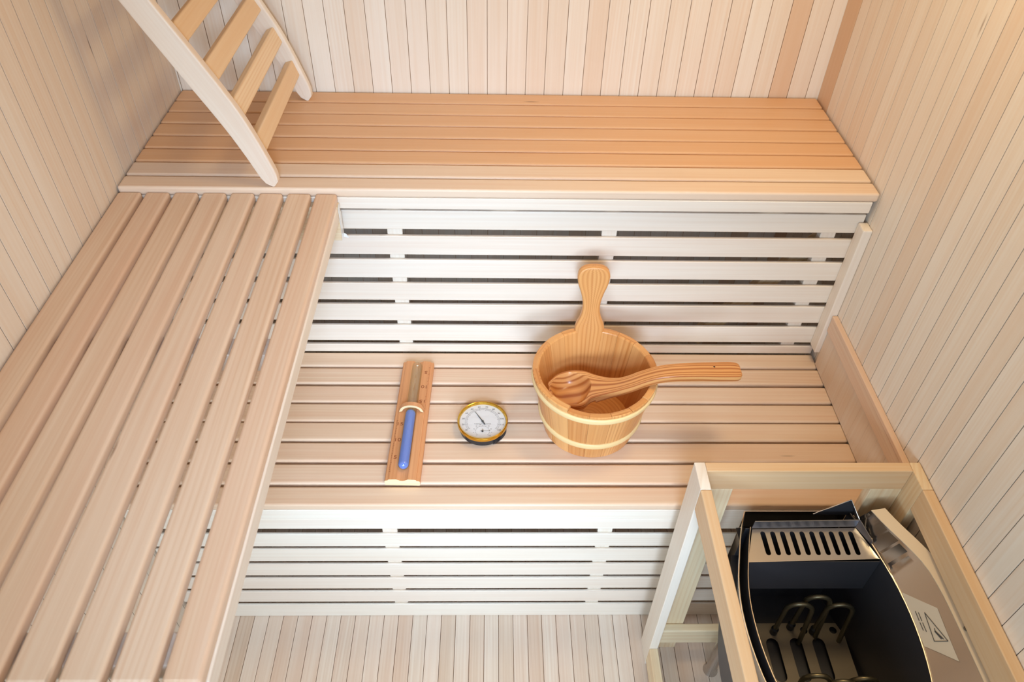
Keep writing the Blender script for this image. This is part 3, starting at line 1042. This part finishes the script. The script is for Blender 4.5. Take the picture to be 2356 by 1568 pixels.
rows = catmull(sec, 8)
rings = []
for i, (x, y, zt, hw, th, dp) in enumerate(rows):
    a = rows[max(i - 1, 0)]
    c = rows[min(i + 1, len(rows) - 1)]
    t = Vector((c[0] - a[0], c[1] - a[1], 0)).normalized()
    sd = Vector((-t.y, t.x, 0))
    ring = []
    NB = 40
    # underside from -side to +side; handle is squarer, bowl rounder
    bowl = max(0.0, min(1.0, (1.0 - (x - 0.95) / 0.06)))
    e = 0.5 + 0.5 * bowl
    for k in range(NB + 1):
        u = -1 + 2 * k / NB
        prof = (1 - abs(u) ** (2.2 if bowl > 0.5 else 4.0)) ** (0.5 if bowl > 0.5 else 0.35)
        zb = -0.006 * bowl - 0.0035 * (1 - bowl) - (th - 0.006) * prof
        ring.append(Vector((x, y, zt)) + sd * (hw * u) + Vector((0, 0, zb)))
    # top from +side to -side
    for k in range(NB + 1):
        u = 1 - 2 * k / NB
        px, py = x - 0.9215, hw * u * 0.985
        q = (px / 0.0415) ** 2 + (py / 0.0455) ** 2
        d = 0.0290 * (1 - q ** 2.5) if q < 1 else 0.0
        d = min(d, th - 0.0075)
        crown = 0.0 if abs(u) < 0.93 else 0.0012
        ring.append(Vector((x, y, zt)) + sd * (hw * u * 0.985) + Vector((0, 0, -d - crown)))
    rings.append(ring)
lmesh = MB().loft(rings, (0.3, 1.0, 0.4, 1))
part(lmesh, 'ladle_body', M['ladle'], ld)
part(MB().lathe([(0.0001, 0), (0.0021, 0), (0.0021, 0.0006), (0.0001, 0.0006)], (1.2065, -0.6755, 0.7381), 14), 'hole_shade_disc', M['void'], ld)  # dark disc laid on the handle, shade of a hanging hole as colour

# ------------------------------------------------------------------ thermometer
TC = Vector((0.734, -0.6635, H2 + 0.0005))
th_ = empty('thermo_hygrometer', TC, 'round brass rimmed thermometer and hygrometer lying face up beside the timer', 'thermometer')
part(MB().lathe([(0.0001, 0.0), (0.047, 0.0), (0.0505, 0.002), (0.0525, 0.010), (0.0525, 0.0195), (0.0001, 0.0195)], TC, 72), 'base', M['black'], th_)
rb = MB()
for k in range(14):
    a = math.radians(-62 + k * 3.6)
    p = TC + Vector((math.cos(a) * 0.0525, math.sin(a) * 0.0525, 0.0))
    d = Vector((math.cos(a), math.sin(a), 0))
    rb.beam(p + d * 0.0004 + Vector((0, 0, 0.003)), p + d * 0.0004 + Vector((0, 0, 0.0165)), 0.0017, 0.0022, (-d.y, d.x, 0), 0.0003, endr=0)
part(rb, 'grip_ribs', M['black'], th_)
part(MB().lathe([(0.0510, 0.0198), (0.0548, 0.0196), (0.0556, 0.0208), (0.0556, 0.0262), (0.0548, 0.0284), (0.0534, 0.0292), (0.0520, 0.0286), (0.0508, 0.0262), (0.0505, 0.0200)], TC, 96), 'bezel', M['gold'], th_)
part(MB().lathe([(0.0001, 0.0197), (0.0504, 0.0197), (0.0504, 0.0222), (0.0001, 0.0222)], TC, 72), 'dial', M['dial'], th_)
cr = MB()
prof = [(0.0001, 0.0281), (0.02, 0.0280), (0.035, 0.0276), (0.0455, 0.0269), (0.0504, 0.0262)]
cr.lathe(prof, TC, 72, closed=False)
part(cr, 'crystal', M['crystal'], th_)
DZ = TC.z + 0.0224


def text_mesh(txt, size, name, mat, parent, pos, rot=0.0, sx=1.0, thick=0.0001):
    cu = bpy.data.curves.new(name, 'FONT')
    cu.body = txt
    cu.size = size
    cu.align_x = 'CENTER'
    cu.align_y = 'CENTER'
    cu.extrude = thick
    tmp = bpy.data.objects.new(name, cu)
    COL.objects.link(tmp)
    bpy.context.view_layer.update()
    dg = bpy.context.evaluated_depsgraph_get()
    me = bpy.data.meshes.new_from_object(tmp.evaluated_get(dg))
    bpy.data.objects.remove(tmp)
    me.name = name
    mt = Matrix.Translation(Vector(pos)) @ Matrix.Rotation(rot, 4, 'Z') @ Matrix.Diagonal((sx, 1, 1, 1))
    me.transform(mt)
    me.materials.clear()
    me.materials.append(mat)
    o = bpy.data.objects.new(name, me)
    COL.objects.link(o)
    o.parent = parent
    o.location = -Vector(parent.location)
    return o


def dial_ang(v):
    return math.radians(214 - (v - 10) * 248.0 / 110.0)


for v in range(10, 121, 10):
    a = dial_ang(v)
    text_mesh(str(v), 0.0060, 'dial_number', M['ink_mid'], th_, (TC.x + 0.0432 * math.cos(a), TC.y + 0.0432 * math.sin(a), DZ))
tk = MB()
for v in range(10, 121, 2):
    a = dial_ang(v)
    d = Vector((math.cos(a), math.sin(a), 0))
    big = v % 10 == 0
    p0 = TC + d * (0.0325 if big else 0.0352)
    p1 = TC + d * (0.0385 if big else 0.0380)
    p0.z = p1.z = DZ + 0.00005
    tk.beam(p0, p1, 0.0006 if big else 0.0003, 0.0002, (-d.y, d.x, 0), 0.00005, endr=0)
for rr, wd in ((0.0386, 0.00032), (0.0345, 0.00028)):
    prev = None
    for k in range(61):
        a = dial_ang(10 + 110 * k / 60)
        p = Vector((TC.x + rr * math.cos(a), TC.y + rr * math.sin(a), DZ + 0.00005))
        if prev is not None:
            tk.beam(prev, p, wd, 0.0002, (math.cos(a), math.sin(a), 0), 0.00004, endr=0)
        prev = p
part(tk, 'scale_marks', M['ink_soft'], th_)
# small humidity dial
SC = Vector((TC.x, TC.y - 0.0272, DZ + 0.00005))
tk = MB()
prev = None
for k in range(41):
    a = math.radians(222 - 264 * k / 40)
    p = SC + Vector((0.0148 * math.cos(a), 0.0148 * math.sin(a), 0))
    if prev is not None:
        tk.beam(prev, p, 0.0003, 0.0002, (math.cos(a), math.sin(a), 0), 0.00004, endr=0)
    if k % 4 == 0:
        d = Vector((math.cos(a), math.sin(a), 0))
        tk.beam(SC + d * 0.0148, SC + d * 0.0172, 0.0006, 0.0002, (-d.y, d.x, 0), 0.00004, endr=0)
    prev = p
part(tk, 'humidity_marks', M['ink_soft'], th_)
for k, s_ in enumerate(('10', '20', '30', '40', '50', '60', '70', '80', '90', '100')):
    a = math.radians(218 - 256 * k / 9)
    if 0 < k < 10:
        text_mesh(s_, 0.0030, 'humidity_number', M['ink_soft'], th_, (SC.x + 0.0198 * math.cos(a), SC.y + 0.0195 * math.sin(a), DZ))
text_mesh('THERMO-HYGROMETER', 0.0030, 'dial_text', M['ink_soft'], th_, (TC.x, TC.y - 0.0066, DZ), sx=1.15)
text_mesh('%', 0.0026, 'dial_text', M['ink_soft'], th_, (SC.x, SC.y + 0.0062, DZ))
# needles
a = dial_ang(51)
d = Vector((math.cos(a), math.sin(a), 0))
nz = DZ + 0.0012
nd = MB()
c0 = Vector((TC.x, TC.y, nz))
sdv = Vector((-d.y, d.x, 0))
nd.loft([[c0 - d * 0.0095 + sdv * 0.0011, c0 - d * 0.0095 - sdv * 0.0011, c0 - d * 0.0095 - sdv * 0.0011 + Vector((0, 0, 0.0003)), c0 - d * 0.0095 + sdv * 0.0011 + Vector((0, 0, 0.0003))],
         [c0 + sdv * 0.0013, c0 - sdv * 0.0013, c0 - sdv * 0.0013 + Vector((0, 0, 0.0003)), c0 + sdv * 0.0013 + Vector((0, 0, 0.0003))],
         [c0 + d * 0.033 + sdv * 0.0003, c0 + d * 0.033 - sdv * 0.0003, c0 + d * 0.033 - sdv * 0.0003 + Vector((0, 0, 0.0003)), c0 + d * 0.033 + sdv * 0.0003 + Vector((0, 0, 0.0003))]], smooth=False)
nd.lathe([(0.0001, -0.0012), (0.0026, -0.0012), (0.0026, 0.0010), (0.0001, 0.0014)], c0, 20)
part(nd, 'needle', M['ink'], th_)
nd = MB()
c1 = Vector((SC.x, SC.y, nz))
nd.beam(c1 - Vector((0.005, 0, 0)), c1 + Vector((0.0165, 0.0002, 0)), 0.0005, 0.0003, (0, 1, 0), 0.0001, endr=0)
nd.lathe([(0.0001, -0.0012), (0.0022, -0.0012), (0.0022, 0.0008), (0.0001, 0.0010)], c1, 20)
part(nd, 'humidity_needle', M['ink'], th_)

# ------------------------------------------------------------------ sand timer
TA = Vector((0.5705, -0.8170, H2 + 0.0005))      # near end, centre
TB = Vector((0.5792, -0.4738, H2 + 0.0005))      # far end, centre
tl = (TB - TA)
LEN = tl.length
tl = tl.normalized()
ts = Vector((tl.y, -tl.x, 0))                     # to the right
tm = empty('sand_timer', (TA + TB) / 2, 'wooden sand timer board with blue sand in its lower glass tube', 'sand timer')
prof = [(-0.0365, 0.002), (-0.0365, 0.0125), (-0.0345, 0.0150), (-0.0295, 0.0158), (-0.0290, 0.0180), (-0.0260, 0.0192), (-0.0120, 0.0200), (-0.0090, 0.0180), (-0.0050, 0.0160), (0.0, 0.0152), (0.0050, 0.0160), (0.0090, 0.0180), (0.0120, 0.0200),
        (0.0260, 0.0192), (0.0290, 0.0180), (0.0295, 0.0158), (0.0345, 0.0150), (0.0365, 0.0125), (0.0365, 0.002), (0.0345, 0.0), (-0.0345, 0.0)]


def tp(sx, l, z):
    return TA + ts * sx + tl * l + Vector((0, 0, z))


bm_ = MB().loft([[tp(x, 0.0, z) for x, z in prof], [tp(x, LEN, z) for x, z in prof]], (0.35, 0.6, 0.6, 1), capmi=1, smooth=False)
part(bm_, 'board', [M['timer'], M['endgrain']], tm)


def capsule(l0, l1, r, zc, n=18, neck0=False, neck1=False, mat=None):
    mb = MB()
    ss = []
    K = 8
    for k in range(K + 1):
        a = math.pi / 2 * k / K
        if neck0:
            ss.append((l0 + r * 1.0 * (1 - math.cos(a)), max(0.0022, r * math.sin(a))))
        else:
            ss.append((l0 + r * (1 - math.cos(a)), max(0.0002, r * math.sin(a))))
    for k in range(K, -1, -1):
        a = math.pi / 2 * k / K
        ss.append((l1 - r * (1 - math.cos(a)), max(0.0022 if neck1 else 0.0002, r * math.sin(a))))
    rings = []
    for l, rr in ss:
        rings.append([tp(0, l, zc) + ts * (rr * math.cos(2 * math.pi * j / n)) + Vector((0, 0, rr * math.sin(2 * math.pi * j / n))) for j in range(n)])
    return mb.loft(rings)


ZT = 0.0152 + 0.0121
MIDL = 0.186
g0 = part(capsule(0.022, MIDL - 0.001, 0.0118, ZT, neck1=True), 'glass_bulb', M['glass'], tm)
g0['label'] = 'near glass bulb full of blue sand'
sd_ = part(capsule(0.0234, MIDL - 0.005, 0.0108, ZT), 'blue_sand', M['sand'], tm)
g1 = part(capsule(MIDL + 0.001, 0.329, 0.0118, ZT, neck0=True), 'glass_bulb', M['glass'], tm)
g1['label'] = 'far glass bulb, empty'
# holder across the waist: shallow arch
hp = []
for k in range(15):
    x = -0.0268 + 0.0536 * k / 14
    hp.append((x, 0.0200 + 0.0225 * math.sqrt(max(0, 1 - (x / 0.027) ** 2))))
inner = []
for k in range(13):
    x = 0.0210 - 0.0420 * k / 12
    inner.append((x, 0.0198 + 0.0165 * math.sqrt(max(0, 1 - (x / 0.0212) ** 2))))
hold = hp + [(0.0268, 0.0198)] + inner + [(-0.0268, 0.0198)]
lo = [tp(x, MIDL - 0.0035, z) for x, z in hold]
hi = [tp(x, MIDL + 0.0075, z) for x, z in hold]
part(MB().loft([lo, hi], (0.4, 0.3, 0.5, 1), capmi=1, smooth=False), 'holder', [M['timer'], M['endgrain']], tm)
ang = math.atan2(ts.y, ts.x)
zt = 0.0198
for txt, sx, l in (('15', -0.0215, 0.1480), ('10', -0.0215, 0.1035), ('5', -0.0205, 0.0565)):
    p = tp(sx, l, zt)
    text_mesh(txt, 0.0125, 'printed_number', M['burn'], tm, p, ang, sx=1.3, thick=0.0002)
for txt, sx, l in (('15', 0.0215, LEN - 0.1265), ('10', 0.0215, LEN - 0.0820), ('5', 0.0205, LEN - 0.0360)):
    p = tp(sx, l, zt)
    text_mesh(txt, 0.0125, 'printed_number', M['burn'], tm, p, ang + math.pi, sx=1.3, thick=0.0002)
for sg in (-1, 1):
    tk = MB()
    for k in range(31):
        l = 0.020 + k * 0.0046
        ll = l if sg < 0 else LEN - l
        big = k % 5 == 0
        x0_ = 0.0292 * sg
        x1_ = (0.0262 if big else 0.0276) * sg
        tk.beam(tp(x0_, ll, 0.0193), tp(x1_, ll, 0.0198), 0.0007, 0.0003, tuple(tl), 0.0001, endr=0)
    part(tk, 'minute_marks', M['burn'], tm)
